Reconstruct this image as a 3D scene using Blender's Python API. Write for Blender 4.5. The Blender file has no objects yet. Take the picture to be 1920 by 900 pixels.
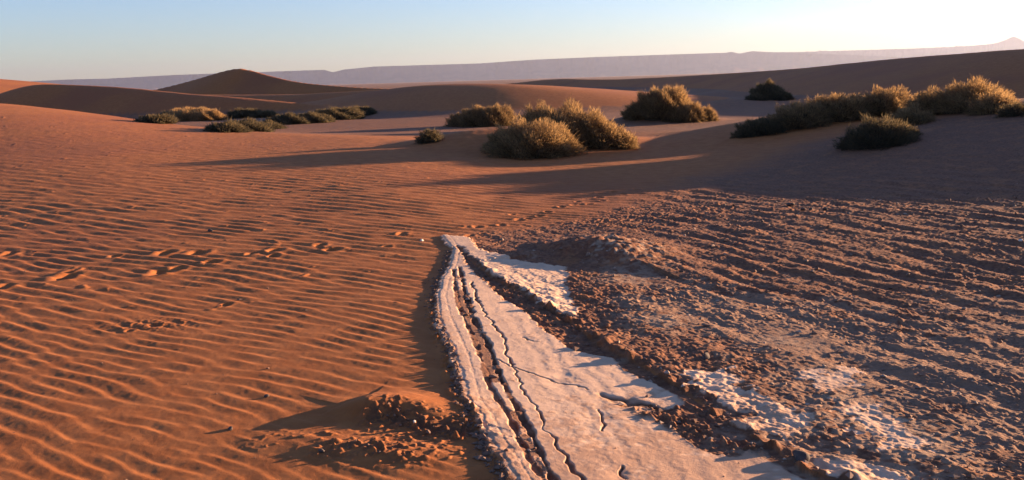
import bpy, math, random
import numpy as np
from mathutils import Vector, Matrix

rad = math.radians
scene = bpy.context.scene
col = scene.collection

# ------------------------------------------------------------------ camera
CAM_H = 1.6
F = 1732.0                       # focal length in pixels of a 1920 wide picture
PITCH = math.atan(302.0 / F)     # looking down
ROLL = rad(1.7)                  # the horizon climbs a little to the right
_fw = np.array([0, math.cos(PITCH), -math.sin(PITCH)])
_up0 = np.array([0, math.sin(PITCH), math.cos(PITCH)])
_w = np.array([1.0, 0, 0])
_rt = math.cos(ROLL) * _w - math.sin(ROLL) * _up0
_up = math.sin(ROLL) * _w + math.cos(ROLL) * _up0
cam_data = bpy.data.cameras.new("camera")
cam_data.sensor_width = 36.0
cam_data.lens = 36.0 * F / 1920.0
cam_data.clip_start = 0.05
cam_data.clip_end = 60000.0
cam = bpy.data.objects.new("camera", cam_data)
col.objects.link(cam)
M = Matrix(((_rt[0], _up[0], -_fw[0], 0), (_rt[1], _up[1], -_fw[1], 0), (_rt[2], _up[2], -_fw[2], CAM_H), (0, 0, 0, 1)))
cam.matrix_world = M
scene.camera = cam

# ------------------------------------------------------------------ sky, sun, exposure
SUN_EL, SUN_AZ = rad(6.0), rad(66.0)        # azimuth clockwise from the view direction (+Y)
world = bpy.data.worlds.new("World")
scene.world = world
world.use_nodes = True
nt = world.node_tree
sky = nt.nodes.new("ShaderNodeTexSky")
sky.sky_type = 'NISHITA'
sky.sun_disc = False
sky.sun_elevation = SUN_EL
sky.sun_rotation = SUN_AZ
sky.altitude = 700
sky.air_density = 1.0
sky.dust_density = 0.4
sky.ozone_density = 2.0
tint = nt.nodes.new("ShaderNodeMix"); tint.data_type = 'RGBA'; tint.blend_type = 'MULTIPLY'
tint.inputs[0].default_value = 1.0; tint.inputs[7].default_value = (.93, 1.03, 1.50, 1)
nt.links.new(sky.outputs[0], tint.inputs[6])
nt.links.new(tint.outputs[2], nt.nodes["Background"].inputs[0])
nt.nodes["Background"].inputs[1].default_value = 0.05
sun_d = bpy.data.lights.new("sun", 'SUN')
sun_d.energy = 5.0
sun_d.angle = rad(0.5)
sun_d.color = (1.0, 0.67, 0.40)
sun = bpy.data.objects.new("sun", sun_d)
sdir = Vector((math.sin(SUN_AZ) * math.cos(SUN_EL), math.cos(SUN_AZ) * math.cos(SUN_EL), math.sin(SUN_EL)))
sun.rotation_euler = (-sdir).to_track_quat('-Z', 'Y').to_euler()
sun.location = (60, 30, 40)
col.objects.link(sun)
scene.view_settings.view_transform = 'Standard'
scene.view_settings.look = 'None'
scene.view_settings.gamma = 1.0
scene.view_settings.exposure = 2.25
scene.cycles.volume_bounces = 1
scene.cycles.max_bounces = 6
scene.cycles.use_denoising = True

# ------------------------------------------------------------------ helpers
def ray(px, py):
    a, b = (px - 960.0) / F, (450.0 - py) / F
    return _fw + a * _rt + b * _up
def P(px, py, Y):
    """the point at depth Y seen in direction px, py"""
    d = ray(px, py)
    return np.array([0, 0, CAM_H]) + d * (Y / d[1])
def G(px, py, z=0.0):
    """the point of the level ground z in direction px, py"""
    d = ray(px, py)
    return np.array([0, 0, CAM_H]) + d * ((z - CAM_H) / d[2])
def G2(pts):
    return np.array([G(*p)[:2] for p in pts])
def smooth(a, b, x):
    t = np.clip((x - a) / (b - a), 0, 1)
    return t * t * (3 - 2 * t)
def smax(a, b, k):
    h = np.clip(0.5 + 0.5 * (b - a) / k, 0, 1)
    return a + (b - a) * h + k * h * (1 - h)

class Noise:
    """a tile of band filtered noise, made once and sampled anywhere"""
    def __init__(self, seed, n=1024, beta=1.0, lo=1, hi=None):
        rng = np.random.default_rng(seed)
        f = np.fft.fft2(rng.standard_normal((n, n)))
        k = np.fft.fftfreq(n) * n
        kk = np.hypot(*np.meshgrid(k, k))
        kk[0, 0] = 1
        hi = hi or n / 3
        amp = kk ** (-beta) * np.exp(-(kk / hi) ** 4) * (1 - np.exp(-(kk / lo) ** 4))
        amp[0, 0] = 0
        t = np.real(np.fft.ifft2(f * amp))
        self.t = (t / t.std()).astype(np.float32)
        self.n = n
    def __call__(self, x, y, cell):
        return bil(self.t, x / cell, y / cell)
def bil(t, u, v):
    n = t.shape[0]
    iu, iv = np.floor(u).astype(np.int64), np.floor(v).astype(np.int64)
    fu, fv = (u - iu).astype(np.float32), (v - iv).astype(np.float32)
    i0, j0 = iu % n, iv % n
    i1, j1 = (iu + 1) % n, (iv + 1) % n
    return (t[j0, i0] * (1 - fu) + t[j0, i1] * fu) * (1 - fv) + (t[j1, i0] * (1 - fu) + t[j1, i1] * fu) * fv
def ripple_tile(seed, ang, lam=12.0, n=2048, sr=0.13, sa=0.19):
    """complex tile whose phase runs across wind ripples of wavelength lam cells; ang = direction across the crests"""
    rng = np.random.default_rng(seed)
    f = np.fft.fft2(rng.standard_normal((n, n)) + 1j * rng.standard_normal((n, n)))
    k = np.fft.fftfreq(n)
    kx, ky = np.meshgrid(k, k)
    kr = np.hypot(kx, ky) * lam
    ka = np.arctan2(ky, kx) - ang
    ka = (ka + np.pi) % (2 * np.pi) - np.pi
    t = np.fft.ifft2(f * np.exp(-((kr - 1) / sr) ** 2 / 2 - (ka / sa) ** 2 / 2))
    return (t / np.abs(t).mean()).astype(np.complex64)

fbm = Noise(1, 1024, 1.7)
fbm2 = Noise(2, 1024, 1.35)
rough = Noise(3, 1024, 0.9, lo=20)
lump = Noise(4, 1024, 0.6, lo=40, hi=160)
lump2 = Noise(14, 1024, 0.5, lo=60, hi=200)
rip = ripple_tile(5, math.atan2(0.83, 0.56))
fur = ripple_tile(6, math.atan2(0.50, 0.86), sr=0.3, sa=0.24)

def poly_dist(x, y, pts):
    """distance to a polyline, side (+ left of its run), share along it (index units)"""
    best = np.full(x.shape, 1e9)
    side = np.zeros(x.shape)
    par = np.zeros(x.shape)
    for i in range(len(pts) - 1):
        ax, ay = pts[i][:2]
        bx, by = pts[i + 1][:2]
        dx, dy = bx - ax, by - ay
        L2 = dx * dx + dy * dy
        t = np.clip(((x - ax) * dx + (y - ay) * dy) / L2, 0, 1)
        ex, ey = x - ax - t * dx, y - ay - t * dy
        d = np.hypot(ex, ey)
        m = d < best
        best = np.where(m, d, best)
        side = np.where(m, np.sign(dx * (y - ay) - dy * (x - ax)), side)
        par = np.where(m, i + t, par)
    return best, side, par
def poly_sd(x, y, pts):
    """signed distance to a closed polygon, positive inside"""
    d = np.full(x.shape, 1e9)
    ins = np.zeros(x.shape, bool)
    n = len(pts)
    for i in range(n):
        ax, ay = pts[i]
        bx, by = pts[(i + 1) % n]
        dx, dy = bx - ax, by - ay
        t = np.clip(((x - ax) * dx + (y - ay) * dy) / (dx * dx + dy * dy + 1e-12), 0, 1)
        d = np.minimum(d, np.hypot(x - ax - t * dx, y - ay - t * dy))
        c = ((ay > y) != (by > y))
        xi = (bx - ax) * (y - ay) / (by - ay + 1e-12) + ax
        ins ^= c & (x < xi)
    return np.where(ins, d, -d)
def densify(p3, n=6):
    """smooth a crest of control points (Catmull-Rom)"""
    p = np.array(p3)
    p = np.vstack([2 * p[0] - p[1], p, 2 * p[-1] - p[-2]])
    out = []
    for i in range(1, len(p) - 2):
        for k in range(n):
            t = k / n
            a, b, c, d = p[i - 1], p[i], p[i + 1], p[i + 2]
            out.append(0.5 * (2 * b + (c - a) * t + (2 * a - 5 * b + 4 * c - d) * t * t + (3 * b - a - 3 * c + d) * t ** 3))
    out.append(p[-2])
    return np.array(out)

# ------------------------------------------------------------------ the land: dunes as crests with two flanks
# each: name, label, crest points (px, py, depth) or (x, y, z, 0), slope on the left of the crest's run, slope on its right, rounding
def CR(pts):
    return densify([P(*p) if len(p) == 3 else np.array(p[:3], float) for p in pts])
DUNES = [
    ("dune", "dark low dune with a rounded crest behind the bright sand on the left",
     CR([(-260, 250, 72), (-90, 200, 69), (0, 177, 67), (40, 164, 66), (80, 157, 65), (167, 159.5, 63), (233, 164, 61), (290, 170, 59), (350, 176, 57), (420, 181, 55), (500, 188, 53.5), (580, 197, 52), (650, 210, 51)]),
     0.34, 0.44, 0.7),
    ("dune", "orange sunlit dune at the far left edge",
     CR([(-700, 118, 120), (-300, 128, 122), (-100, 142, 125), (0, 150, 128), (45, 160, 130), (110, 172, 134)]), 0.12, 0.14, 1.5),
    ("dune", "pointed dark dune standing above the others against the far plateau",
     CR([(255, 175, 128), (300, 166, 125), (360, 151, 121), (410, 136, 117), (437, 129.5, 115), (452, 128.5, 114), (472, 132.5, 113), (520, 146, 109),
         (570, 155.5, 105), (640, 162, 100), (720, 166, 95), (800, 167, 90)]), 0.48, 0.48, 0.35),
    ("dune", "low brown dune saddle in front of the pointed dune",
     CR([(330, 177, 84), (467, 177.5, 80), (560, 176, 77), (640, 172, 74), (720, 168, 71)]), 0.25, 0.32, 1.5),
    ("dune", "smooth reddish dune behind the middle shrubs with its right flank lit",
     CR([(640, 184, 60), (690, 177, 58.5), (740, 168, 57), (800, 160.5, 55), (850, 158, 53), (900, 158.5, 51), (960, 161.5, 49), (1050, 170, 47.5), (1130, 180, 47), (1200, 194, 47)]),
     0.09, 0.20, 2.0),
    ("dune", "long dark dune ridge climbing to the right edge",
     CR([(29.5, 29, 0, 0), (29.5, 33, .8, 0), (28.8, 37, 1.5, 0), (2110, 88, 42), (1920, 92, 48), (1730, 106, 58), (1600, 117.5, 68), (1480, 129, 82), (1280, 143, 108), (1140, 149, 132), (1040, 148.5, 158), (953, 157, 172)]),
     0.235, 0.16, 1.0),
    ("dune", "sand hummock under the row of shrubs on the right",
     CR([(1395, 251, 24), (1480, 222, 23.3), (1600, 201, 22.5), (1750, 196, 21.8), (1890, 186, 20.6), (11.4, 18.9, .92, 0), (12.0, 17.4, 1.02, 0), (12.5, 16.2, 1.04, 0), (12.9, 15.2, .85, 0), (13.3, 14.2, .5, 0), (13.8, 12.8, .15, 0), (14.2, 11.2, -.1, 0)]),
     0.22, 0.14, 0.8),
    ("dune", "small sand hummock beneath the middle shrubs",
     CR([(845, 256, 21.5), (900, 243, 21.5), (1000, 238, 21.8), (1100, 248, 22), (1170, 268, 22)]), 0.2, 0.2, 0.5),
    ("dune", "low sand mound beneath the steep shrub right of the middle",
     CR([(1175, 225, 32), (1240, 205, 32), (1290, 218, 32), (1330, 226, 32)]), 0.25, 0.3, 0.4),
]
# the swell of bright sand on the left, its crest hides the flat behind it
SWELL = np.array([P(*p) for p in [(-1500, 150, 48), (-800, 168, 46), (-300, 180, 43), (0, 193, 39), (110, 206, 36), (220, 221, 33), (330, 236, 30), (430, 246, 27.5), (560, 256, 25), (680, 262, 23), (790, 268, 22), (900, 285, 20)]])

_a = np.arctan2(SWELL[:, 0], SWELL[:, 1])
SW_A = np.linspace(rad(-75), rad(12), 200)
_k = np.exp(-np.linspace(-2, 2, 25) ** 2); _k /= _k.sum()
def _sm(v):
    return np.convolve(np.pad(np.interp(SW_A, _a, v), 12, mode='edge'), _k, 'valid')
SW_R = _sm(np.hypot(SWELL[:, 0], SWELL[:, 1])); SW_Z = _sm(np.maximum(SWELL[:, 2], 0))
SW_Z *= (1 - smooth(rad(-4), rad(4), SW_A)) * (1 - .8 * smooth(rad(-45), rad(-75), SW_A) * 0)

# ------------------------------------------------------------------ near features, traced on level ground
LEDGE = G2([(827, 447), (846, 472), (838, 500), (822, 530), (814, 560), (822, 600), (838, 640), (852, 675), (861, 717), (870, 757), (893, 793), (912, 833), (930, 863), (952, 900), (985, 960), (1060, 1100)])
SLAB = [G2(p) for p in [
    [(827, 447), (846, 472), (838, 500), (822, 530), (814, 560), (822, 600), (838, 640), (852, 675), (861, 717), (870, 757), (893, 793), (912, 833), (930, 863), (952, 900), (985, 960), (1060, 1100),
     (1750, 1100), (1620, 940), (1560, 895), (1480, 870), (1430, 832), (1405, 822), (1367, 840), (1323, 833), (1267, 797), (1207, 767), (1235, 756), (1287, 747), (1273, 727), (1227, 703), (1173, 683),
     (1147, 662), (1083, 653), (1050, 637), (1000, 596), (960, 566), (933, 548), (900, 518), (878, 497), (866, 478), (850, 455)],
    [(835, 447), (873, 449), (893, 470), (927, 477), (960, 488), (1060, 495), (1063, 520), (1077, 540), (1085, 587), (1037, 573), (973, 540), (927, 522), (885, 487)],
    [(1253, 680), (1300, 672), (1373, 677), (1403, 718), (1457, 727), (1483, 747), (1507, 773), (1457, 797), (1417, 788), (1387, 760), (1340, 743), (1307, 723), (1280, 703)],
    [(1550, 850), (1620, 845), (1673, 875), (1745, 905), (1640, 905)],
    [(1530, 686), (1600, 680), (1610, 698), (1545, 704)],
    [(1560, 745), (1650, 738), (1745, 800), (1760, 838), (1660, 822)],
]]
STEP = G2([(862, 470), (876, 488), (925, 522), (975, 545), (1020, 570), (1075, 600), (1120, 640), (1165, 660), (1210, 680), (1247, 700), (1282, 723), (1310, 742), (1357, 775), (1385, 790), (1425, 812), (1460, 832), (1505, 865), (1575, 885), (1630, 905), (1800, 1010), (2000, 1200)])
GRAVEL = np.vstack([STEP, G2([(3400, 1200), (3600, 500), (2600, 300), (1920, 268), (1500, 288), (1300, 330), (1200, 372), (1090, 408), (990, 424), (900, 440)])])
TRACK_A = G2([(850, 510), (853, 527), (857, 567), (873, 607), (890, 643), (903, 680), (917, 723), (940, 760), (963, 800), (980, 840), (1000, 877), (1017, 900), (1060, 980)])
TRACK_B = G2([(862, 505), (870, 537), (877, 567), (893, 607), (913, 640), (927, 673), (937, 703), (953, 737), (973, 770), (997, 813), (1010, 840), (1027, 880), (1037, 900), (1080, 980)])
CRACKS = [G2(p) for p in [
    [(885, 530), (900, 570), (917, 600), (945, 637), (953, 667), (967, 697), (983, 733), (1010, 773), (1030, 813), (1041, 828), (1063, 863), (1087, 898), (1130, 980)],
    [(927, 673), (957, 688), (985, 697), (1013, 704), (1050, 713), (1078, 716), (1103, 724)],
    [(975, 632), (990, 637), (1010, 640)], [(1120, 760), (1127, 775), (1132, 800)], [(1165, 868), (1160, 885), (1170, 895)],
]]
RUBBLE = G2([(1215, 756), (1262, 775), (1320, 800), (1375, 818), (1430, 826)])
GASH = G2([(1135, 734), (1160, 738), (1200, 744), (1240, 755)])
BUMPS = [(1052, 698, .05, .012), (1048, 712, .07, .012), (1117, 776, .05, .012), (1165, 886, .05, .014), (1130, 826, .04, .008), (949, 844, .02, .012)]
DRIFT = densify([np.array([*G(*p[:2])[:2], p[2]]) for p in [(640, 766, .01), (656, 770, .04), (690, 772, .062), (745, 768, .055), (800, 778, .04), (858, 790, .015)]])
MOUND = densify([np.array([*G(*p[:2])[:2], p[2]]) for p in [(1030, 478, .04), (1065, 474, .11), (1120, 472, .15), (1165, 482, .13), (1195, 490, .05)]])
PRINTS = [(15, 474, .16), (120, 518, .22), (128, 508, .12), (310, 474, .2), (372, 474, .2), (398, 490, .16), (300, 508, .2), (330, 504, .17), (210, 480, .1), (517, 469, .17), (515, 480, .12), (600, 460, .14),
          (625, 468, .17), (470, 476, .1), (285, 608, .08), (245, 618, .06), (755, 440, .13), (725, 462, .1), (425, 568, .08), (8, 535, .15), (898, 424, .13), (940, 420, .1), (973, 410, .12), (990, 408, .1), (1012, 402, .11),
          (1026, 394, .11), (1054, 384, .12), (1074, 380, .1), (1085, 374, .1), (1105, 378, .1), (1122, 366, .12), (1130, 372, .1), (1150, 356, .12), (1170, 360, .1), (1190, 352, .12), (1215, 355, .1), (960, 400, .08), (880, 440, .1), (905, 436, .08)]

def land(x, y):
    """height of the land and the weights of what covers it"""
    x = np.asarray(x, float); y = np.asarray(y, float)
    r = np.hypot(x, y)
    z = 0.10 * fbm(x + 300, y, 0.35) * smooth(14, 40, r) * 0.6
    z -= smooth(250, 700, r) * 2.0
    z += 0.012 * fbm(x, y + 50, 0.06)
    # swell on the left
    az = np.arctan2(x, y)
    Rc = np.interp(az, SW_A, SW_R); Zc = np.interp(az, SW_A, SW_Z)
    z = z + Zc * np.where(r < Rc, smooth(.22, 1.02, r / Rc), np.exp(-((r - Rc) / 5.0) ** 2))
    own = np.full(x.shape, -1)
    for i, (nm, lb, cr, sl, sr_, rd) in enumerate(DUNES):
        lim = 14 * (cr[:, 2].max() + 0.5)
        bx = (x > cr[:, 0].min() - lim) & (x < cr[:, 0].max() + lim) & (y > cr[:, 1].min() - lim) & (y < cr[:, 1].max() + lim)
        if not bx.any():
            continue
        xx, yy = x[bx], y[bx]
        wob = 0.6 * fbm(xx, yy, 0.25) * min(1.0, cr[:, 1].mean() / 60)
        h = np.full(xx.shape, -99.0)
        for q in range(len(cr) - 1):
            (ax, ay, az_), (bx_, by_, bz_) = cr[q], cr[q + 1]
            dx, dy = bx_ - ax, by_ - ay
            L2 = dx * dx + dy * dy
            t = np.clip(((xx - ax) * dx + (yy - ay) * dy) / L2, 0, 1)
            ex, ey = xx - ax - t * dx, yy - ay - t * dy
            d = np.hypot(ex, ey)
            sg = (dx * ey - dy * ex) / (math.sqrt(L2) * (d + 1e-6))
            slope = .5 * (sl + sr_) + .5 * (sl - sr_) * sg
            h = np.maximum(h, az_ + (bz_ - az_) * t - slope * (np.sqrt(d * d + rd * rd) - rd))
        h = h + .06 * wob * (h > -1)
        k = 0.12 + 0.1 * cr[:, 2].max()
        z0 = z[bx]
        z[bx] = smax(z0, h, k)
        own[bx] = np.where(h > z0 + 0.05, i, own[bx])
    crust = np.zeros(x.shape); gravel = np.zeros(x.shape); salt = np.zeros(x.shape); clod_shade = np.zeros(x.shape)
    # the grey stony flats beyond, coloured darker to stand in for their shade
    flat = smooth(24, 28, r + .25 * np.clip(x, -8, 8) + .8 * fbm(x, y, .3)) * (1 - smooth(.2, .5, z)) * ((own < 0) | (z < .25))
    salt = np.maximum(salt, flat * smooth(-.2, 1.0, fbm(x, y, 0.12) + .2) * .12)
    gravel = np.maximum(gravel, flat * .95)
    m = r < 34
    X, Y = x[m], y[m]
    Z = z[m]
    R = r[m]
    # ---- cover
    wob = 0.004 * rough(X, Y, 0.012) + 0.014 * fbm2(X, Y, 0.004) + .004 * lump(X, Y, .009)
    sd = np.full(X.shape, -9.0)
    for q, pg in enumerate(SLAB):
        w_ = wob * (1 + q) if q < 2 else wob * 3 + .025 * rough(X, Y, .02) + (.0 if q < 3 else .03)
        sd = np.maximum(sd, poly_sd(X, Y, pg) + w_ )
    gsd = poly_sd(X, Y, GRAVEL)
    dS, sS, tS = poly_dist(X, Y, STEP)
    dL, sL, tL = poly_dist(X, Y, LEDGE)
    far = smooth(7.5, 13, R)
    g = np.where((dS < 0.25), smooth(-.02, .03, gsd + wob), smooth(-.6 * far - .03, .9 * far + .05, gsd + wob * (1 + 8 * far)))
    c = smooth(-.006, .02, sd)
    g = np.maximum(g, (sL > 0) * (tL > .4) * (R < 11) * (gsd <= 0) * smooth(.0, .03, dL))
    hiA = 1 - smooth(.4, 1.2, Y * 0 + np.maximum(0, R - 12))
    # ---- gravel relief: furrows that run away to the upper left, crumbs on top
    gamp = g * (1 - c) 
    U, V_ = .86 * X + .5 * Y, .5 * X - .86 * Y          # across and along the furrows
    bl = np.zeros(X.shape)
    for bx, by, w_ in [(1240, 590, .3), (1180, 510, .3), (1480, 620, .3), (1640, 780, .36), (1430, 830, .2), (1560, 690, .22), (1700, 800, .36), (1600, 735, .3), (1690, 880, .3), (1490, 770, .25), (1580, 860, .25)]:
        q = G(bx, by)
        bl = np.maximum(bl, np.exp(-(np.hypot(X - q[0], (Y - q[1]) * .7) / w_) ** 2))
    furh = 0
    for lm, ox, am in ((.40, 0, 1.0), (.21, 7.7, .55)):
        ph = bil(fur, (X + ox) / (lm / 12), (Y - ox) / (lm / 12))
        furh = furh + am * np.real(ph) / np.maximum(np.abs(ph), .5) * np.clip(np.abs(ph), 0, 1.2)
    furamp = 0.0085 * smooth(.6, 2.2, X) * (1 - smooth(12, 16, R)) * (0.55 + 0.45 * smooth(4.0, 7.0, Y)) * (.5 + .5 * smooth(-.8, .8, fbm2(X, Y + 9, .012) + .5 * rough(X, Y, .06))) + .002
    crumbs = 0.0048 * np.maximum(0, lump(U, V_ / 1.7, 0.0052) - 0.1) + 0.003 * np.maximum(0, lump2(U + 3, V_ / 1.5, 0.0036)) + 0.003 * rough(U, V_ / 1.6, .010)
    crumbs *= 0.45 + .85 * smooth(-.9, 1.2, fbm2(X, Y, .012) + .3 * rough(X, Y, .03))
    gamp = gamp * (1 - .88 * bl)
    Z = Z + gamp * ((furamp * furh) + 1.0 * crumbs * (1 - .6 * smooth(10, 16, R)) + 0.006 * fbm2(X, Y, 0.008))
    tilt = np.where(sL > 0, -.042 * np.minimum(dL, 1.0) - .016 * np.clip(dL - 1, 0, 3.2), 0) * smooth(.3, 3, tL) * (1 - smooth(9, 13, R))
    Z = Z + tilt
    # ---- the step up from the white slab to the stony ground, its riser looks away from the sun
    hs = 0.020 + 0.010 * fbm2(X, Y, .006)
    inside = np.where(sS > 0, 1.0, 0.0)
    st = smooth(-.03, .05, np.where(gsd > 0, dS, -dS) + wob)
    fade = smooth(0, 3.2, tS)
    band = np.exp(-((np.where(gsd > 0, dS, -dS) - .035) / (.055 + .02 * rough(X, Y, .02))) ** 2) * smooth(.5, 2.5, tS) * smooth(-1.2, .6, lump(X, Y, .012) + rough(X, Y, .015))  # dark colour along the riser: its rubble and its painted shade
    Z = Z + hs * fade * st * (1 - smooth(.1, 1.6, gsd)) * (gsd > -0.3)
    Z = Z + 0.016 * np.exp(-(np.where(gsd > 0, dS, 9) / .1) ** 2) * np.maximum(0, lump(X, Y, .014) + .3) * fade
    # ---- white slab: a ledge on its left that falls to the sand, then leaning gently to the right
    inl = sd
    lay = smooth(-.004, .012, sd + .0) * .013 + smooth(.03, .045, dL + .6 * wob) * .003 * (sd > 0)
    leftness = np.exp(-(dL / .9) ** 2)
    Z = Z + np.where(sd > -.05, lay * leftness, 0)
    Z = Z + c * (0.0002 * rough(X, Y, .007) + .00015 * lump2(X, Y, .004) + .0006 * fbm2(X, Y, .006) + .0004 * np.maximum(0, lump(X, Y, .02) - 1.3))
    lowered = -0.006 * np.exp(-(dL / .30) ** 2) * (sd <= 0) * (sL < 0) * smooth(0.5, 3.0, tL)
    lowered = np.where((sL < 0), lowered, 0)
    Z = Z + lowered * (1 - smooth(-.02, .004, sd))
    # thin red layers below the ledge
    ly = np.where((sd <= 0), np.exp(-((dL - .05 - .01 * lump(X, Y, .02)) / .022) ** 2), 0) * smooth(3, 5, tL) * (1 - smooth(9, 11, tL))
    Z = Z + .009 * ly * (1 + .5 * lump(X, Y, .008))
    # tracks: two grooves with orange sand between, hairline cracks
    dA, sA, tA = poly_dist(X, Y, TRACK_A)
    dB, sB, tB = poly_dist(X, Y, TRACK_B)
    jag = .0012 * lump(X, Y, .005) + .0030 * rough(X, Y, .012)
    gA = 1 - smooth(.008, .019, dA + jag + .004 * rough(X + 1, Y, .03))
    gB = 1 - smooth(.010, .022, dB + jag + .006 * rough(X + 2, Y, .03))
    gL = np.exp(-((np.abs(dL - .085) + jag) / .007) ** 2) * (sd > 0) * .2
    between = ((sA < 0) != (sB < 0)) & (dA < .3) & (dB < .3) if False else ((sA * sB) < 0) & (dA < .22) & (dB < .22)
    sandin = np.where(between, smooth(0, .02, dA + jag) * smooth(0, .02, dB + jag), 0) * smooth(-.6, .4, fbm2(X, Y, .004) + .5)
    Z = Z - c * (.014 * gA * (.6 + .4 * lump(X, Y, .02)).clip(.2, 1.4) + .017 * gB * (.7 + .5 * lump2(X, Y, .02)).clip(.1, 1.5) + .008 * gL)
    Z = Z - c * sandin * .006
    ck = np.zeros(X.shape)
    for q, cr in enumerate(CRACKS):
        dC, sC, tC = poly_dist(X + .003 * lump(X, Y, .008) + .008 * rough(X, Y, .02), Y + .004 * lump2(X, Y, .008) + .008 * rough(X + 5, Y, .02), cr)
        ck = np.maximum(ck, (1 - smooth(.002, .008, dC - (.003 if q == 0 else 0) * (.4 + .9 * rough(X, Y, .06)))) * smooth(-1.6, -.4, rough(X + q, Y, .04) + (1.5 if q == 0 else 0)))
    Z = Z - c * .011 * ck
    dG, sG, tG = poly_dist(X, Y + .02 * lump(X, Y, .012), GASH)
    gash = np.exp(-(dG / .03) ** 2)
    Z = Z - .018 * gash
    dR, _, tR = poly_dist(X + .02 * rough(X, Y, .02), Y + .02 * lump(X, Y, .012), RUBBLE)
    rub = np.exp(-(dR / .06) ** 2)
    Z = Z + rub * (.010 * np.maximum(0, lump(X, Y, .006)) + .006 * np.maximum(0, lump2(X, Y, .004)))
    for bx, by, rr, hh in BUMPS:
        q = G(bx, by)
        Z = Z - .45 * hh * np.exp(-(np.hypot((X - q[0]), (Y - q[1]) * .8) / rr) ** 2)
    crackcol = np.clip(gA * .9 + gB + ck * .9 + gash + rub * 1.2 + sandin * .85 + gL * .4, 0, 1)
    c = c * (1 - crackcol)
    c = c * (1 - .4 * smooth(.9, 2.2, fbm2(X + 31, Y, .008) + .5 * rough(X, Y, .01)) - .5 * np.exp(-(dL / .05) ** 2) * smooth(-.3, .9, rough(X + 2, Y, .01)))
    # faint long grooves in the slab along its run
    dd, _, _ = poly_dist(X, Y, TRACK_A)
    Z = Z + np.where(sd > 0, .0008 * np.sin(dd * 55 + 2 * fbm2(X, Y, .006)) * smooth(.1, .4, dd), 0)
    # ---- sand ripples on the left
    sandw = (1 - np.clip(g, 0, 1)) * (1 - smooth(-.25, -.02, sd) * smooth(-0.2, .1, sL * 0 + (dL < .3) * .2)) * (1 - smooth(-.03, .0, sd))
    lam = .050 + .0132 * R
    ph = 0
    for lm, ox in ((.09, 3.1), (.123, 11.7), (.168, 23.3), (.23, 37.9), (.31, 5.5)):
        w_ = np.exp(-(np.log(np.clip(lam, .09, .31) / lm) / .2) ** 2)
        ph = ph + w_ * bil(rip, (X + ox) / lm * 12, (Y + 2 * ox) / lm * 12)
    a = np.abs(ph); p = np.angle(ph)
    prof = -(np.sin(p) + .24 * np.sin(2 * p) + .06 * np.sin(3 * p))
    ramp = lam * (.0195 + .005 * smooth(5, 9, R)) * np.clip(a, 0, 1.15) * (.65 + .4 * smooth(-1, 1, fbm2(X, Y, .02))) * (1 - .7 * smooth(12, 21, R)) * (1 - smooth(24, 32, R))
    # ---- drift of sand with crumbled earth
    dD, sD, tD = poly_dist(X, Y, DRIFT)
    zc = np.interp(tD, np.arange(len(DRIFT)), DRIFT[:, 2])
    up = sD > 0
    hD = zc * np.where(up, np.exp(-(dD / .19) ** 2), np.exp(-(dD / .10) ** 2))
    Z = Z + hD
    clod_shade = np.where(~up, np.exp(-((dD - .13) / .14) ** 2), np.exp(-(dD / .05) ** 2) * .5) * smooth(10, 14, tD)
    q = G(690, 845)
    e2 = np.exp(-(((X - q[0]) / .42) ** 2 + ((Y - q[1] + .25 * (X - q[0])) / .13) ** 2))
    Z = Z + .02 * e2
    clod_shade = np.maximum(clod_shade, .8 * e2)
    q = G(285, 612); e3 = np.exp(-(((X - q[0]) / .3) ** 2 + ((Y - q[1]) / .15) ** 2))
    clod_shade = np.maximum(clod_shade, .35 * e3)
    clod_shade = clod_shade * smooth(-1.0, .8, rough(X + 4, Y, .012) + .8 * fbm2(X, Y, .02) + 1.2 * clod_shade - .5)
    Z = Z + clod_shade * (.011 * np.maximum(0, lump(X, Y, .006) - .2) + .008 * np.maximum(0, lump2(X, Y, .005)))
    Z = Z + ramp * prof * sandw * (1 - .85 * np.clip(hD / .05, 0, 1)) * (1 - .7 * clod_shade)
    # ---- small scattered pocks and loose crumbs on the sand
    spk = np.maximum(0, rough(X + 9, Y, .02) - 2.0) * .006 * sandw * smooth(5, 8, R)
    Z = Z + spk + .0014 * rough(X, Y, .05) * sandw * smooth(9, 15, R)
    Z = Z + (.00032 * rough(X, Y, .009) + .0005 * fbm2(X + 3, Y, .009)) * sandw
    # ---- footprints
    for bx, by, w_ in PRINTS:
        w_ = w_ * .66
        qz = 0.0
        q = G(bx, by, 0.02)
        ex, ey = (X - q[0]) * 1.3, (Y - q[1]) * .85
        near = (np.abs(ex) < 1) & (np.abs(ey) < 1)
        if not near.any():
            continue
        e = np.hypot(ex[near] + .012 * lump(X[near], Y[near], .03), ey[near] + .012 * lump2(X[near], Y[near], .03)) / w_
        Z[near] += w_ * (.05 * np.exp(-((e - 1.2) / .4) ** 2) - .18 * np.exp(-(e / .75) ** 4))
    # ---- crusted mound
    dM, sM, tM = poly_dist(X, Y, MOUND)
    zc = np.interp(tM, np.arange(len(MOUND)), MOUND[:, 2])
    hM = zc * np.exp(-(dM / np.where(sM > 0, .50, .24)) ** 2)
    Z = Z + hM * (1 + .05 * lump(X, Y, .012) + .05 * rough(X, Y, .02))
    mw = np.clip(hM / .1, 0, 1)
    g = np.maximum(g, mw)
    # ---- salt bloom on the stones
    sl = .35 * smooth(.9, 1.9, fbm2(X + 7, Y, .012) + .5 * rough(X, Y, .012)) * g * (1 - smooth(8, 13, R)) * (.35 + .65 * (1 - smooth(1.2, 4.2, X)))
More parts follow.
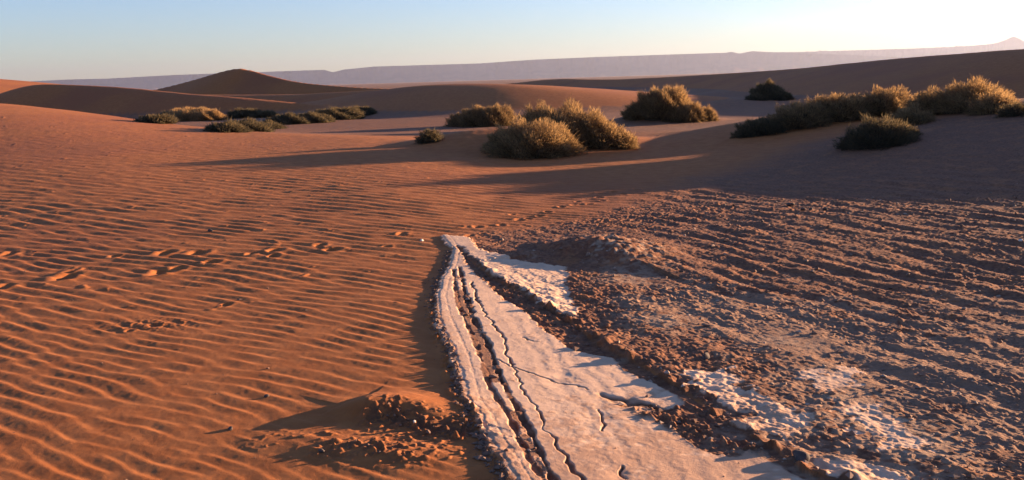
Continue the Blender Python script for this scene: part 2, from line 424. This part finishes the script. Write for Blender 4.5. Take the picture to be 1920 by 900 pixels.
    sl = np.maximum(sl, bl * smooth(-.9, .7, .6 * lump(X, Y, .008) + rough(X, Y, .01) + 1.2 * bl - .6) * g * .62)
    sl = np.maximum(sl, mw * smooth(.0, 1.2, lump(X, Y, .008) + .6 * rough(X, Y, .01)) * .8 * (sM > -2) * smooth(tM * 0, 1, (tM > 12) * 1.0))
    z[m] = Z
    crust[m] = c
    gravel[m] = np.maximum(gravel[m], g * (1 - c))
    salt[m] = np.maximum(salt[m], np.clip(sl, 0, 1))
    cl = np.zeros(x.shape); cl[m] = np.clip(clod_shade + crackcol * (sd > 0) * .3 + .9 * band + gash + .7 * rub * smooth(-.6, .4, lump(X, Y, .01)), 0, 1)  # dark soil weight; the band also carries the riser's shade
    # an id for each stretch of land
    reg = np.zeros(x.shape, int)
    reg = np.where(own >= 0, own + 3, reg)
    reg = np.where((gravel > .5) & (r < 24) & ((own < 0) | (r < 14)), 2, reg)
    mm = np.zeros(x.shape, bool); mm[m] = (sd > -.004) & (gsd < .1) | (sd > .0)
    reg = np.where(mm, 1, reg)
    mm[:] = False; mm[m] = (mw > .45)
    reg = np.where(mm, 3 + len(DUNES), reg)
    mm[:] = False; mm[m] = (hD > .03) & (sd < -.01)
    reg = np.where(mm, 4 + len(DUNES), reg)
    return z, crust, gravel, salt, cl, reg
def height(x, y):
    return land(np.array([x]), np.array([y]))[0][0]

# ------------------------------------------------------------------ materials
def newmat(name):
    m = bpy.data.materials.new(name)
    m.use_nodes = True
    t = m.node_tree
    return m, t, t.nodes["Principled BSDF"], t.nodes, t.links
def mixc(t, a, b, f):
    n = t.nodes.new("ShaderNodeMix"); n.data_type = 'RGBA'
    for sock, v in ((n.inputs[6], a), (n.inputs[7], b), (n.inputs[0], f)):
        if hasattr(v, "links") or hasattr(v, "is_linked"): t.links.new(v, sock)
        else: sock.default_value = v if not isinstance(v, tuple) else (*v, 1)
    return n.outputs[2]
def noise(t, scale, detail=4, rough_=.6, co=None):
    n = t.nodes.new("ShaderNodeTexNoise"); n.inputs["Scale"].default_value = scale
    n.inputs["Detail"].default_value = detail; n.inputs["Roughness"].default_value = rough_
    if co: t.links.new(co, n.inputs["Vector"])
    return n.outputs["Fac"]
def ramp(t, f, a, b):
    n = t.nodes.new("ShaderNodeMapRange"); n.inputs[1].default_value = a; n.inputs[2].default_value = b
    n.interpolation_type = 'SMOOTHSTEP'
    t.links.new(f, n.inputs[0]); return n.outputs[0]
def math_(t, op, a, b):
    n = t.nodes.new("ShaderNodeMath"); n.operation = op
    for i, v in enumerate((a, b)):
        if hasattr(v, "is_linked"): t.links.new(v, n.inputs[i])
        else: n.inputs[i].default_value = v
    return n.outputs[0]
def attr(t, name):
    n = t.nodes.new("ShaderNodeAttribute"); n.attribute_name = name
    return n.outputs["Fac"]

def ground_mat():
    m, t, b, N, L = newmat("desert_ground")
    geo = N.new("ShaderNodeNewGeometry").outputs["Position"]
    grain = noise(t, 90, 3, .7, geo)
    mid = noise(t, 5, 5, .65, geo)
    big = noise(t, .12, 4, .55, geo)
    sand = mixc(t, (.325, .102, .028), (.41, .142, .043), ramp(t, mid, .3, .7))
    sand = mixc(t, sand, (.29, .092, .036), math_(t, 'MULTIPLY', ramp(t, big, .45, .65), .7))
    sand = mixc(t, sand, (.19, .068, .028), math_(t, 'MULTIPLY', ramp(t, grain, .56, .75), .5))
    gr = mixc(t, (.15, .062, .035), (.27, .118, .06), ramp(t, noise(t, 28, 4, .7, geo), .35, .68))
    gr = mixc(t, gr, (.32, .13, .055), math_(t, 'MULTIPLY', ramp(t, noise(t, 3.5, 5, .7, geo), .48, .66), .75))
    gr = mixc(t, gr, (.44, .29, .185), attr(t, "salt"))
    cr = mixc(t, (.69, .45, .295), (.60, .385, .25), ramp(t, noise(t, 7, 6, .7, geo), .4, .65))
    cr = mixc(t, cr, (.42, .26, .17), math_(t, 'MULTIPLY', ramp(t, noise(t, 60, 5, .8, geo), .58, .74), .7))
    cr = mixc(t, cr, (.50, .29, .16), math_(t, 'MULTIPLY', ramp(t, noise(t, 2.2, 6, .75, geo), .52, .72), .45))
    mp = N.new("ShaderNodeMapping"); mp.inputs["Rotation"].default_value = (0, 0, -.35); mp.inputs["Scale"].default_value = (5, 38, 20)
    L.new(geo, mp.inputs[0])
    cr = mixc(t, cr, (.30, .18, .12), math_(t, 'MULTIPLY', ramp(t, noise(t, 1.0, 5, .7, mp.outputs[0]), .64, .72), .5))
    c = mixc(t, sand, gr, attr(t, "gravel"))
    c = mixc(t, c, (.15, .062, .03), math_(t, 'MULTIPLY', attr(t, "clod_shade"), ramp(t, noise(t, 30, 3, .6, geo), .30, .5)))  # dark clods and rubble, plus shade painted along the step
    c = mixc(t, c, cr, attr(t, "crust"))
    L.new(c, b.inputs["Base Color"])
    b.inputs["Roughness"].default_value = .95
    b.inputs["Specular IOR Level"].default_value = .15
    bp = N.new("ShaderNodeBump"); bp.inputs["Strength"].default_value = .35; bp.inputs["Distance"].default_value = .004
    gb = math_(t, 'MULTIPLY', math_(t, 'MULTIPLY', noise(t, 42, 6, .75, geo), attr(t, "gravel")), 5.0)
    L.new(math_(t, 'ADD', gb, math_(t, 'ADD', grain, noise(t, 260, 2, .6, geo))), bp.inputs["Height"])
    L.new(bp.outputs[0], b.inputs["Normal"])
    return m
GROUND = ground_mat()

def tag(o, label=None, cat=None, group=None, kind=None):
    if label: o["label"] = label
    if cat: o["category"] = cat
    if group: o["group"] = group
    if kind: o["kind"] = kind
    return o
def mesh_np(name, co, faces, mat, parent=None, smooth_=True, normals=None, attrs=None, quads=True):
    k = faces.shape[1]
    me = bpy.data.meshes.new(name)
    me.vertices.add(len(co)); me.vertices.foreach_set("co", np.ascontiguousarray(co, np.float32).ravel())
    me.loops.add(faces.size); me.loops.foreach_set("vertex_index", np.ascontiguousarray(faces, np.int32).ravel())
    me.polygons.add(len(faces)); me.polygons.foreach_set("loop_start", np.arange(0, faces.size, k, dtype=np.int32))
    me.polygons.foreach_set("use_smooth", np.full(len(faces), smooth_, bool))
    me.update(calc_edges=True)
    for an, av in (attrs or {}).items():
        a = me.attributes.new(an, 'FLOAT', 'POINT'); a.data.foreach_set("value", np.ascontiguousarray(av, np.float32))
    if normals is not None:
        me.normals_split_custom_set_from_vertices(np.ascontiguousarray(normals, np.float32))
    me.materials.append(mat)
    o = bpy.data.objects.new(name, me); col.objects.link(o)
    if parent: o.parent = parent
    return o

# ------------------------------------------------------------------ the ground sheet (polar: fine close by, coarse far off)
def build_ground():
    rs = [0.02]
    while rs[-1] < 2.6: rs.append(rs[-1] * 1.12)
    while rs[-1] < 13600:
        r = rs[-1]
        rs.append(r + min(max(r * r / (2 * 924 * 1.6) * .95, .0062), (.009 if r < 260 else .04) * r))
    rs = np.array(rs)
    dense = np.linspace(rad(-43), rad(43), 1760)
    rest = np.linspace(rad(43), rad(317), 240)[1:-1]
    az = np.concatenate([dense, rest])
    nr, na = len(rs), len(az)
    R, A = np.meshgrid(rs, az, indexing='ij')
    x, y = R * np.sin(A), R * np.cos(A)
    z, cr, gr, sa, cl, reg = [v.reshape(nr, na) for v in land(x.ravel(), y.ravel())]
    co = np.stack([x, y, z], -1)
    # normals from the sheet itself, shared by the pieces so that no seam shows
    du = np.roll(co, -1, 1) - np.roll(co, 1, 1)
    dv = np.gradient(co, axis=0)
    nn = np.cross(du, dv); nn /= np.linalg.norm(nn, axis=-1, keepdims=True) + 1e-12
    nn *= np.sign(nn[..., 2:3])
    idx = np.arange(nr * na).reshape(nr, na)
    nx = np.roll(idx, -1, 1)
    f = np.stack([idx[:-1], nx[:-1], nx[1:], idx[1:]], -1).reshape(-1, 4)
    freg = reg[:-1].ravel()
    co, nn = co.reshape(-1, 3), nn.reshape(-1, 3)
    at = dict(crust=cr.ravel(), gravel=gr.ravel(), salt=sa.ravel(), clod_shade=cl.ravel())
    names = [("ground", "rippled orange sand spreading over the left foreground"), ("salt_crust", "cracked pale crust with wheel ruts running to the bottom edge"),
             ("stony_ground", "rough stony brown ground with furrows on the right")] + [(d[0], d[1]) for d in DUNES] + \
            [("earth_mound", "low crusted mound with a dark hollow beyond the pale crust"), ("sand_drift", "small drift of sand and crumbled earth beside the pale crust")]
    ring = np.arange(na)
    for i, (nm, lb) in enumerate(names):
        ff = f[freg == i]
        if not len(ff): continue
        used, inv = np.unique(ff, return_inverse=True)
        o = mesh_np(nm, co[used], inv.reshape(-1, 4), GROUND, normals=nn[used], attrs={k: v[used] for k, v in at.items()})
        tag(o, lb, nm.replace("_", " "), "dunes round the flat" if nm == "dune" else None, "structure")
build_ground()

# ------------------------------------------------------------------ far plateau and peak
def far_mat(name, a, b_):
    m, t, b, N, L = newmat(name)
    geo = N.new("ShaderNodeNewGeometry").outputs["Position"]
    c = mixc(t, a, b_, ramp(t, noise(t, .005, 5, .6, geo), .35, .65))
    L.new(c, b.inputs["Base Color"]); b.inputs["Roughness"].default_value = 1; b.inputs["Specular IOR Level"].default_value = 0
    return m
ROCK = far_mat("plateau_rock", (.085, .058, .062), (.13, .088, .085))
def plateau(name, label, top, D, seed, depth=1500):
    rng = np.random.default_rng(seed)
    tp = np.array(top, float)
    az = np.linspace(tp[0, 0], tp[-1, 0], 700)
    py = np.interp(az, tp[:, 0], tp[:, 1])
    n = Noise(seed, 512, 1.2)
    rows = 2.2 * np.array([-420, -330, -260, -200, -150, -110, -75, -45, -28, -16, -6, 0, 14, 40, 120, 220, 330, depth * .6, depth * .9])
    hh = np.array([-.01, .04, .09, .15, .22, .30, .40, .52, .62, .78, .93, 1, 1, 1.0, .99, .95, .8, .5, -.02])
    co = np.zeros((len(rows), len(az), 3))
    for j, (a, yy) in enumerate(zip(az, py)):
        d = ray(a, yy); d = d / d[1]
        Zt = CAM_H + d[2] * D
        gul = n(np.array([a * .9]), np.array([3.]), 1.0)[0] * 85 + n(np.array([a * 3.]), np.array([40.]), 1.0)[0] * 30
        for i, (ro, h) in enumerate(zip(rows, hh)):
            w_ = np.clip(-ro / 500, 0, 1) * (1 if ro < 0 else 0)
            dd = D + ro + gul * (1 if ro < 0 else .0) * (0.3 + w_)
            jit = 1 + .03 * n(np.array([a * 2.]), np.array([i * 9.]), 1.0)[0] * (0 < h < 1)
            co[i, j] = (d[0] * dd, dd, Zt * h * jit - 2)
    idx = np.arange(co.shape[0] * co.shape[1]).reshape(co.shape[:2])
    f = np.stack([idx[:-1, :-1], idx[:-1, 1:], idx[1:, 1:], idx[1:, :-1]], -1).reshape(-1, 4)
    o = mesh_np(name, co.reshape(-1, 3), f, ROCK)
    return tag(o, label, name.replace("_", " "), None, "structure")
plateau("plateau", "long hazy flat topped plateau along the horizon",
        [(-640, 160), (0, 155), (120, 149), (200, 147), (330, 140), (480, 135), (560, 132), (608, 130.5), (624, 135), (645, 130), (700, 124.5), (830, 120.5), (900, 118.5), (1000, 111.5), (1130, 106),
         (1280, 101), (1360, 98.5), (1372, 96.5), (1386, 100), (1410, 95.5), (1440, 97), (1560, 101), (1800, 112)], 9800, 21, 800)
plateau("plateau", "fainter plateau with a small pointed peak at the right end of the horizon",
        [(1180, 118), (1300, 108), (1420, 98), (1500, 97), (1600, 94), (1700, 91), (1800, 87), (1852, 83), (1870, 80), (1885, 75), (1895, 70), (1902, 68.5), (1909, 71), (1920, 77), (1940, 80), (2100, 78), (2500, 84)], 11800, 22, 600)

# ------------------------------------------------------------------ shrubs
def leaf_mat(name, shade, sunlit_straw):
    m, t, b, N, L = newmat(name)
    c = mixc(t, shade, sunlit_straw, attr(t, "tone"))
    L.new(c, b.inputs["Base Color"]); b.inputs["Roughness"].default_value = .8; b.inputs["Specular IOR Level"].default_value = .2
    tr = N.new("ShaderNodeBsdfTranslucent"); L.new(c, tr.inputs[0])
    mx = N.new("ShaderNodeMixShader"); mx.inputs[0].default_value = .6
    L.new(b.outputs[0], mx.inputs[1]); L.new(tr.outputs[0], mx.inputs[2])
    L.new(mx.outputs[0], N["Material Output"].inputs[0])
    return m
TWIG = leaf_mat("twig_blades", (.095, .066, .036), (.45, .27, .115))
TWIG_GREEN = leaf_mat("green_twig_blades", (.058, .050, .032), (.22, .15, .07))
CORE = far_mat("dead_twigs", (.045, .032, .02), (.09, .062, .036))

def hit(px, py, Y0):
    """where the line of sight meets the land, looked for around the depth Y0"""
    Ys = np.linspace(Y0 * .55, Y0 * 1.5, 500)
    d = ray(px, py)
    zz = CAM_H + d[2] / d[1] * Ys
    h = land(d[0] / d[1] * Ys, Ys)[0]
    k = np.nonzero(zz < h)[0]
    return P(px, py, Ys[k[0]] if len(k) and k[0] > 0 else Y0)
def shrub(label, lobes, mat=TWIG, group="shrubs on the sand hummocks", dens=1.0, blade=.17, sunlit_straw=.4, seed=0):
    """lobes: (px, py of the foot, depth, width px, height px); each a dome of upright twigs"""
    rng = np.random.default_rng(seed)
    L3 = []
    for px, py, Y, wpx, hpx in lobes:
        wpx *= 1.3 if 'left flat' in label else (1.14 if 'right row' in label else 1.0)
        p = hit(px, py, Y); Y = p[1]
        zg = height(p[0], p[1])
        s = Y / F
        hpx *= .88
        L3.append((p[0], p[1], min(zg, p[2]) - .05, wpx * s / 2, wpx * s / 2 * .85, hpx * s + max(0, p[2] - zg) + .05))
    base = np.array([L3[0][0], L3[0][1], L3[0][2]])
    root = bpy.data.objects.new("shrub", None); root.location = base; col.objects.link(root)
    tag(root, label, "shrub", group)
    V, T = [], []
    for (cx, cy, cz, rx, ry, rz) in L3:
        area = 2 * math.pi * ((rx * ry) ** 1.6 / 3 + 2 * (rx * rz) ** 1.6 / 3) ** (1 / 1.6)
        n = int(area * 5000 * dens)
        n = max(900, min(n, 26000))
        th = rng.uniform(0, 2 * math.pi, n)
        cz_ = rng.uniform(-.02, 1, n) ** .9 if False else rng.uniform(0, 1, n)
        sr = np.sqrt(1 - cz_ ** 2)
        nd = np.stack([sr * np.cos(th), sr * np.sin(th), cz_], 1)
        # clumps: the dome swells and sinks
        lumpy = 1 + .15 * np.sin(nd[:, 0] * 5 + seed) * np.cos(nd[:, 1] * 6 + 2 * seed) + .11 * np.sin(nd[:, 0] * 11 + nd[:, 2] * 9 + seed)
        rr = rng.uniform(.5, .95, n) * lumpy
        b0 = nd * np.array([rx, ry, rz]) * rr[:, None]
        dirs = nd * np.array([1, 1, 1]) + np.array([0, 0, .30]) + rng.normal(0, .42, (n, 3))
        dirs /= np.linalg.norm(dirs, axis=1, keepdims=True)
        ln = blade * rng.uniform(.4, 1.2, n) * (1 + .9 * (rng.uniform(0, 1, n) < .025)) * min(1.3, (rz / .6) ** .5)
        tip = b0 + dirs * ln[:, None]
        side = np.cross(dirs, rng.normal(0, 1, (n, 3))); side /= np.linalg.norm(side, axis=1, keepdims=True) + 1e-9
        w_ = rng.uniform(.003, .0065, n) * (lobes[0][2] / 22) ** .7
        midp = b0 + dirs * ln[:, None] * .5 + rng.normal(0, .012, (n, 3))
        v = np.stack([b0 - side * w_[:, None], b0 + side * w_[:, None], midp + side * w_[:, None] * .9, midp - side * w_[:, None] * .9, tip], 1) + (np.array([cx, cy, cz]) - base)
        tone = np.clip(rng.normal(sunlit_straw, .22, n) + .28 * (nd[:, 2] - .5), 0, 1)  # upper twigs paler: sunlight on the tops put into the colour
        tt = np.stack([tone * .5, tone * .5, tone, tone, np.minimum(1, tone * 1.35)], 1)  # feet darker and tips paler, shade and sun painted along each blade
        V.append(v.reshape(-1, 3)); T.append(tt.ravel())
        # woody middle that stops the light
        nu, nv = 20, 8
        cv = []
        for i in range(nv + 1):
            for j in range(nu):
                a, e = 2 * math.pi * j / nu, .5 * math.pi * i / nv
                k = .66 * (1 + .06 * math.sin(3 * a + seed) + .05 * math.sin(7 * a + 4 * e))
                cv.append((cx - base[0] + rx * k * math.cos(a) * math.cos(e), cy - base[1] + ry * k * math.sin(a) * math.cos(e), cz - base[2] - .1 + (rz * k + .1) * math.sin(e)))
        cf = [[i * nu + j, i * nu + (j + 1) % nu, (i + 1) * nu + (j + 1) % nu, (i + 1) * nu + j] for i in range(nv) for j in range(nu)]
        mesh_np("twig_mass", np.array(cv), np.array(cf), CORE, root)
    V = np.vstack(V); T = np.concatenate(T)
    nb = len(V) // 5
    k = np.arange(nb)[:, None] * 5
    tri = np.concatenate([k + np.array([[0, 1, 2]]), k + np.array([[0, 2, 3]]), k + np.array([[3, 2, 4]])])
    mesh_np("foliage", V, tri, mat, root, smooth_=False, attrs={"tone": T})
    return root

GM = "shrubs clustered in the middle distance"
GR = "shrubs along the right hummock"
GL = "low shrubs on the far left flat"
SH = [
    ("big rounded golden shrub at the front of the middle cluster", [(1000, 290, 20.2, 170, 72), (1040, 286, 20.4, 100, 58), (950, 284, 20.4, 90, 52)], TWIG, GM, .5),
    ("tall golden shrub at the back of the middle cluster", [(1060, 262, 22.4, 180, 72), (1010, 256, 22.8, 90, 64)], TWIG, GM, .5),
    ("long golden shrub sloping down at the right end of the middle cluster", [(1120, 274, 21.6, 110, 66), (1165, 277, 21.4, 70, 40), (1110, 268, 22.2, 90, 62)], TWIG, GM, .5),
    ("low flat topped shrub on the left shoulder of the middle cluster", [(900, 236, 22, 110, 40), (935, 236, 22, 70, 44), (860, 236, 22, 50, 26)], TWIG, GM, .38),
    ("small dark green shrub at the left tip of the middle cluster", [(805, 266, 22, 54, 26)], TWIG_GREEN, GM, .3),
    ("steep lumpy shrub on a mound between middle cluster and right row", [(1240, 216, 32, 100, 52), (1258, 205, 32, 60, 44), (1200, 220, 32, 60, 26)], TWIG, GR, .45),
    ("smaller shrub leaning against the steep lumpy shrub's right side", [(1290, 226, 31, 70, 34), (1270, 226, 30.5, 60, 24)], TWIG, GR, .4),
    ("tiny shrub right of the steep lumpy shrub", [(1327, 226, 31, 34, 27)], TWIG, GR, .35),
    ("lone dark dome shaped shrub at the foot of the big dune", [(1440, 187, 48, 70, 34), (1460, 188, 47, 55, 20), (1418, 188, 48, 40, 12)], TWIG_GREEN, GR, .25),
    ("low creeping shrub at the left tip of the right row", [(1430, 250, 23.5, 90, 32), (1400, 256, 23.5, 50, 16)], TWIG_GREEN, GR, .3),
    ("pale fringed shrub second from the left tip of the right row", [(1500, 236, 23.2, 110, 48)], TWIG, GR, .35),
    ("broad golden topped shrub in the left half of the right row", [(1580, 222, 22.8, 110, 50), (1545, 222, 23, 80, 46)], TWIG, GR, .45),
    ("round golden topped shrub in the middle of the right row", [(1660, 212, 22.4, 96, 52)], TWIG, GR, .45),
    ("dark dome shrub standing alone on the sand in front of the right row", [(1650, 272, 19.2, 130, 56), (1610, 276, 19, 70, 28), (1700, 258, 19.4, 50, 26)], TWIG_GREEN, GR, .2),
    ("wide spiky shrub between the round one and the tallest one", [(1745, 214, 21.6, 110, 48), (1710, 232, 21.2, 90, 34)], TWIG, GR, .42),
    ("tallest golden shrub of the right row", [(1825, 206, 21, 130, 60), (1865, 210, 20.8, 80, 40), (1790, 208, 21.2, 80, 46)], TWIG, GR, .55),
    ("low dark shrub cut by the right edge", [(1905, 216, 20.2, 70, 26), (1960, 212, 20, 80, 30)], TWIG_GREEN, GR, .3),
    ("small shrub at the far left end of the left flat", [(290, 230, 46, 60, 14), (318, 224, 47, 50, 12)], TWIG_GREEN, GL, .3),
    ("pale topped shrub catching the last sun on the left flat", [(365, 226, 47, 80, 24), (340, 222, 47, 60, 18), (392, 226, 47, 50, 20)], TWIG, GL, .7),  # paler twig mix paints in its sunlight
    ("dark shrub behind the pale topped shrub", [(462, 220, 50, 80, 16), (495, 220, 50, 60, 12)], TWIG_GREEN, GL, .3),
    ("nearest dark flat shrub on the left flat", [(425, 247, 40, 66, 18), (460, 245, 40, 80, 20), (500, 242, 40, 56, 14)], TWIG_GREEN, GL, .25),
    ("dark spreading shrub in the middle of the left flat", [(545, 232, 45, 80, 18), (585, 230, 46, 70, 18)], TWIG_GREEN, GL, .25),
    ("dark shrub at the right end of the left flat", [(630, 224, 48, 90, 22), (670, 216, 50, 60, 16), (600, 224, 48, 50, 14)], TWIG_GREEN, GL, .25),
]
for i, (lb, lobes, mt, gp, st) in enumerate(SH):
    shrub(lb, lobes, mt, gp, sunlit_straw=st, seed=i + 3, blade=.10 if lobes[0][2] < 28 else .16)

# ------------------------------------------------------------------ stones
def stone_mat(name, a, b_):
    m, t, b, N, L = newmat(name)
    geo = N.new("ShaderNodeTexCoord").outputs["Object"]
    L.new(mixc(t, a, b_, ramp(t, noise(t, 40, 4, .65, geo), .35, .65)), b.inputs["Base Color"])
    b.inputs["Roughness"].default_value = .9
    return m
DARK = stone_mat("dark_stone", (.05, .035, .03), (.10, .065, .05))
PALE = stone_mat("pale_stone", (.55, .46, .38), (.70, .60, .50))
RUST = stone_mat("rust_stone", (.20, .10, .06), (.30, .15, .08))
import bmesh
def stone_mesh(seed, sx, sy, sz):
    bm = bmesh.new(); bmesh.ops.create_icosphere(bm, subdivisions=3, radius=1)
    rng = random.Random(seed)
    planes = [(Vector((rng.gauss(0, 1), rng.gauss(0, 1), rng.gauss(0, 1))).normalized(), rng.uniform(.55, .85)) for _ in range(9)]
    for v in bm.verts:
        for n, d in planes:
            q = v.co.dot(n)
            if q > d: v.co -= n * (q - d) * .85
        v.co = Vector((v.co.x * sx, v.co.y * sy, v.co.z * sz))
    return bm
def stone(label, px, py, size, mat, seed, group=None):
    q = hit(px, py, G(px, py)[1]); z = height(q[0], q[1])
    rng = random.Random(seed)
    bm = stone_mesh(seed, size * rng.uniform(.9, 1.3), size * rng.uniform(.7, 1), size * rng.uniform(.55, .8))
    me = bpy.data.meshes.new("stone"); bm.to_mesh(me); bm.free()
    me.materials.append(mat)
    o = bpy.data.objects.new("stone", me); col.objects.link(o)
    o.location = (q[0], q[1], z + size * .25); o.rotation_euler = (0, 0, rng.uniform(0, 6))
    tag(o, label, "stone", group)
GS = "dark stones on the shaded flat"
for i, (lb, px, py, s, mt, gp) in enumerate([
    ("dark stone farthest back on the shaded flat below the right shrubs", 1482, 386, .05, DARK, GS),
    ("left one of the two close dark stones on the shaded flat", 1505, 394, .035, DARK, GS),
    ("right one of the two close dark stones on the shaded flat", 1520, 394, .035, DARK, GS),
    ("dark stone at the lit edge of the shaded flat", 1547, 394, .04, DARK, GS),
    ("black stone embedded in the rough ground beside the pale patch", 1322, 671, .032, DARK, None),
    ("black lump at the bottom of the stony step near the lower edge", 1500, 862, .045, DARK, None),
    ("tiny white pebble at the far tip of the pale crust", 791, 452, .022, PALE, None),
    ("small white pebble on the dim ground at the right edge", 1914, 452, .022, PALE, None),
    ("dark pebble in the ripples left of the sand drift", 432, 806, .018, DARK, None),
    ("dark pebble on the ripples above the sand drift's shadow", 500, 744, .016, DARK, None),
    ("white pebble among the crumbled earth of the drift", 777, 792, .010, PALE, None),
    ("small dark stone at the lower left of the drift", 603, 848, .018, DARK, None),
    ("small dark pebble in the ripples near the far footprints", 394, 434, .03, DARK, None),
    ("reddish stone wedged under the rim of the pale crust", 848, 655, .022, RUST, None),
    ("reddish flat stone under the rim nearer the drift", 853, 712, .022, RUST, None),
    ("brown pebble lying on the pale crust near the ruts", 949, 846, .012, RUST, None),
]):
    stone(lb, px, py, s, mt, 40 + i, gp)

# loose crumbs of crust strewn over the rough ground: nobody could count them
def crumbs():
    rng = np.random.default_rng(9)
    n = 16000
    Y = 3.2 + 8.5 * rng.uniform(0, 1, n) ** 1.5
    X = rng.uniform(-.7, .68, n) * (Y + .6)
    e = rng.uniform(1, len(LEDGE) - 1.01, 1500); i0 = e.astype(int); fr = (e - i0)[:, None]
    led = LEDGE[i0] * (1 - fr) + LEDGE[i0 + 1] * fr
    X[:1500] = led[:, 0] - np.abs(rng.normal(.0, .035, 1500)) + .01; Y[:1500] = led[:, 1] + rng.normal(0, .01, 1500)
    z, c, g, s, cl, reg = land(X, Y)
    keep = ((g > .5) & (c < .4) & (rng.uniform(0, 1, n) < .9)) | ((cl > .6) & (c < .3)) | ((c > .5) & (rng.uniform(0, 1, n) < .02)) | ((g < .2) & (c < .1) & (rng.uniform(0, 1, n) < .008)) | (np.arange(n) < 1500)
    X, Y, z, s = X[keep], Y[keep], z[keep], s[keep]
    n = len(X)
    oc = np.array([[1, 0, 0], [0, 1, 0], [-1, 0, 0], [0, -1, 0], [0, 0, 1], [0, 0, -1]], float)
    of = np.array([[0, 1, 4], [1, 2, 4], [2, 3, 4], [3, 0, 4], [1, 0, 5], [2, 1, 5], [3, 2, 5], [0, 3, 5]])
    size = .002 + .016 * rng.uniform(0, 1, n) ** 9 + .0005 * Y
    v = oc[None] * (1 + rng.normal(0, .3, (n, 6, 1))) + rng.normal(0, .15, (n, 6, 3))
    v *= size[:, None, None] * np.array([1.3, 1, .7])
    a = rng.uniform(0, 6.28, n); ca, sa_ = np.cos(a)[:, None], np.sin(a)[:, None]
    v = np.stack([v[..., 0] * ca - v[..., 1] * sa_ + X[:, None], v[..., 0] * sa_ + v[..., 1] * ca + Y[:, None], v[..., 2] + (z + size * .25)[:, None]], -1)
    f = of[None] + (np.arange(n) * 6)[:, None, None]
    tone = np.repeat(np.clip(.5 * s + rng.uniform(0, 1, n) ** 4 * .8, 0, 1) * (g[keep] > .3) + .12 * (g[keep] <= .3), 6)
    m, t, b, N, L = newmat("crumb_earth")
    L.new(mixc(t, (.15, .068, .038), (.46, .33, .24), attr(t, "tone")), b.inputs["Base Color"]); b.inputs["Roughness"].default_value = .95
    o = mesh_np("gravel", v.reshape(-1, 3), f.reshape(-1, 3), m, smooth_=False, attrs={"tone": tone})
    tag(o, "loose crumbs of crust and gravel strewn over the rough ground", "gravel", None, "stuff")
crumbs()

# ------------------------------------------------------------------ air
HAZE = 0.62e-4
def haze():
    bm = bmesh.new(); bmesh.ops.create_cube(bm, size=1)
    me = bpy.data.meshes.new("haze"); bm.to_mesh(me); bm.free()
    o = bpy.data.objects.new("haze", me); col.objects.link(o)
    top = max((p.matrix_world @ Vector(c)).z for p in bpy.data.objects if p.name.startswith('plateau') for c in p.bound_box) + 4
    o.scale = (28600, 28600, top + 12); o.location = (0, 0, (top - 12) / 2)
    m = bpy.data.materials.new("air"); m.use_nodes = True
    t = m.node_tree; t.nodes.remove(t.nodes["Principled BSDF"])
    v = t.nodes.new("ShaderNodeVolumePrincipled")
    v.inputs["Color"].default_value = (.40, .45, .60, 1); v.inputs["Density"].default_value = HAZE
    v.inputs["Anisotropy"].default_value = .4
    t.links.new(v.outputs[0], t.nodes["Material Output"].inputs["Volume"])
    me.materials.append(m)
    tag(o, "pale evening haze lying over the far plateau", "haze", None, "stuff")
haze()
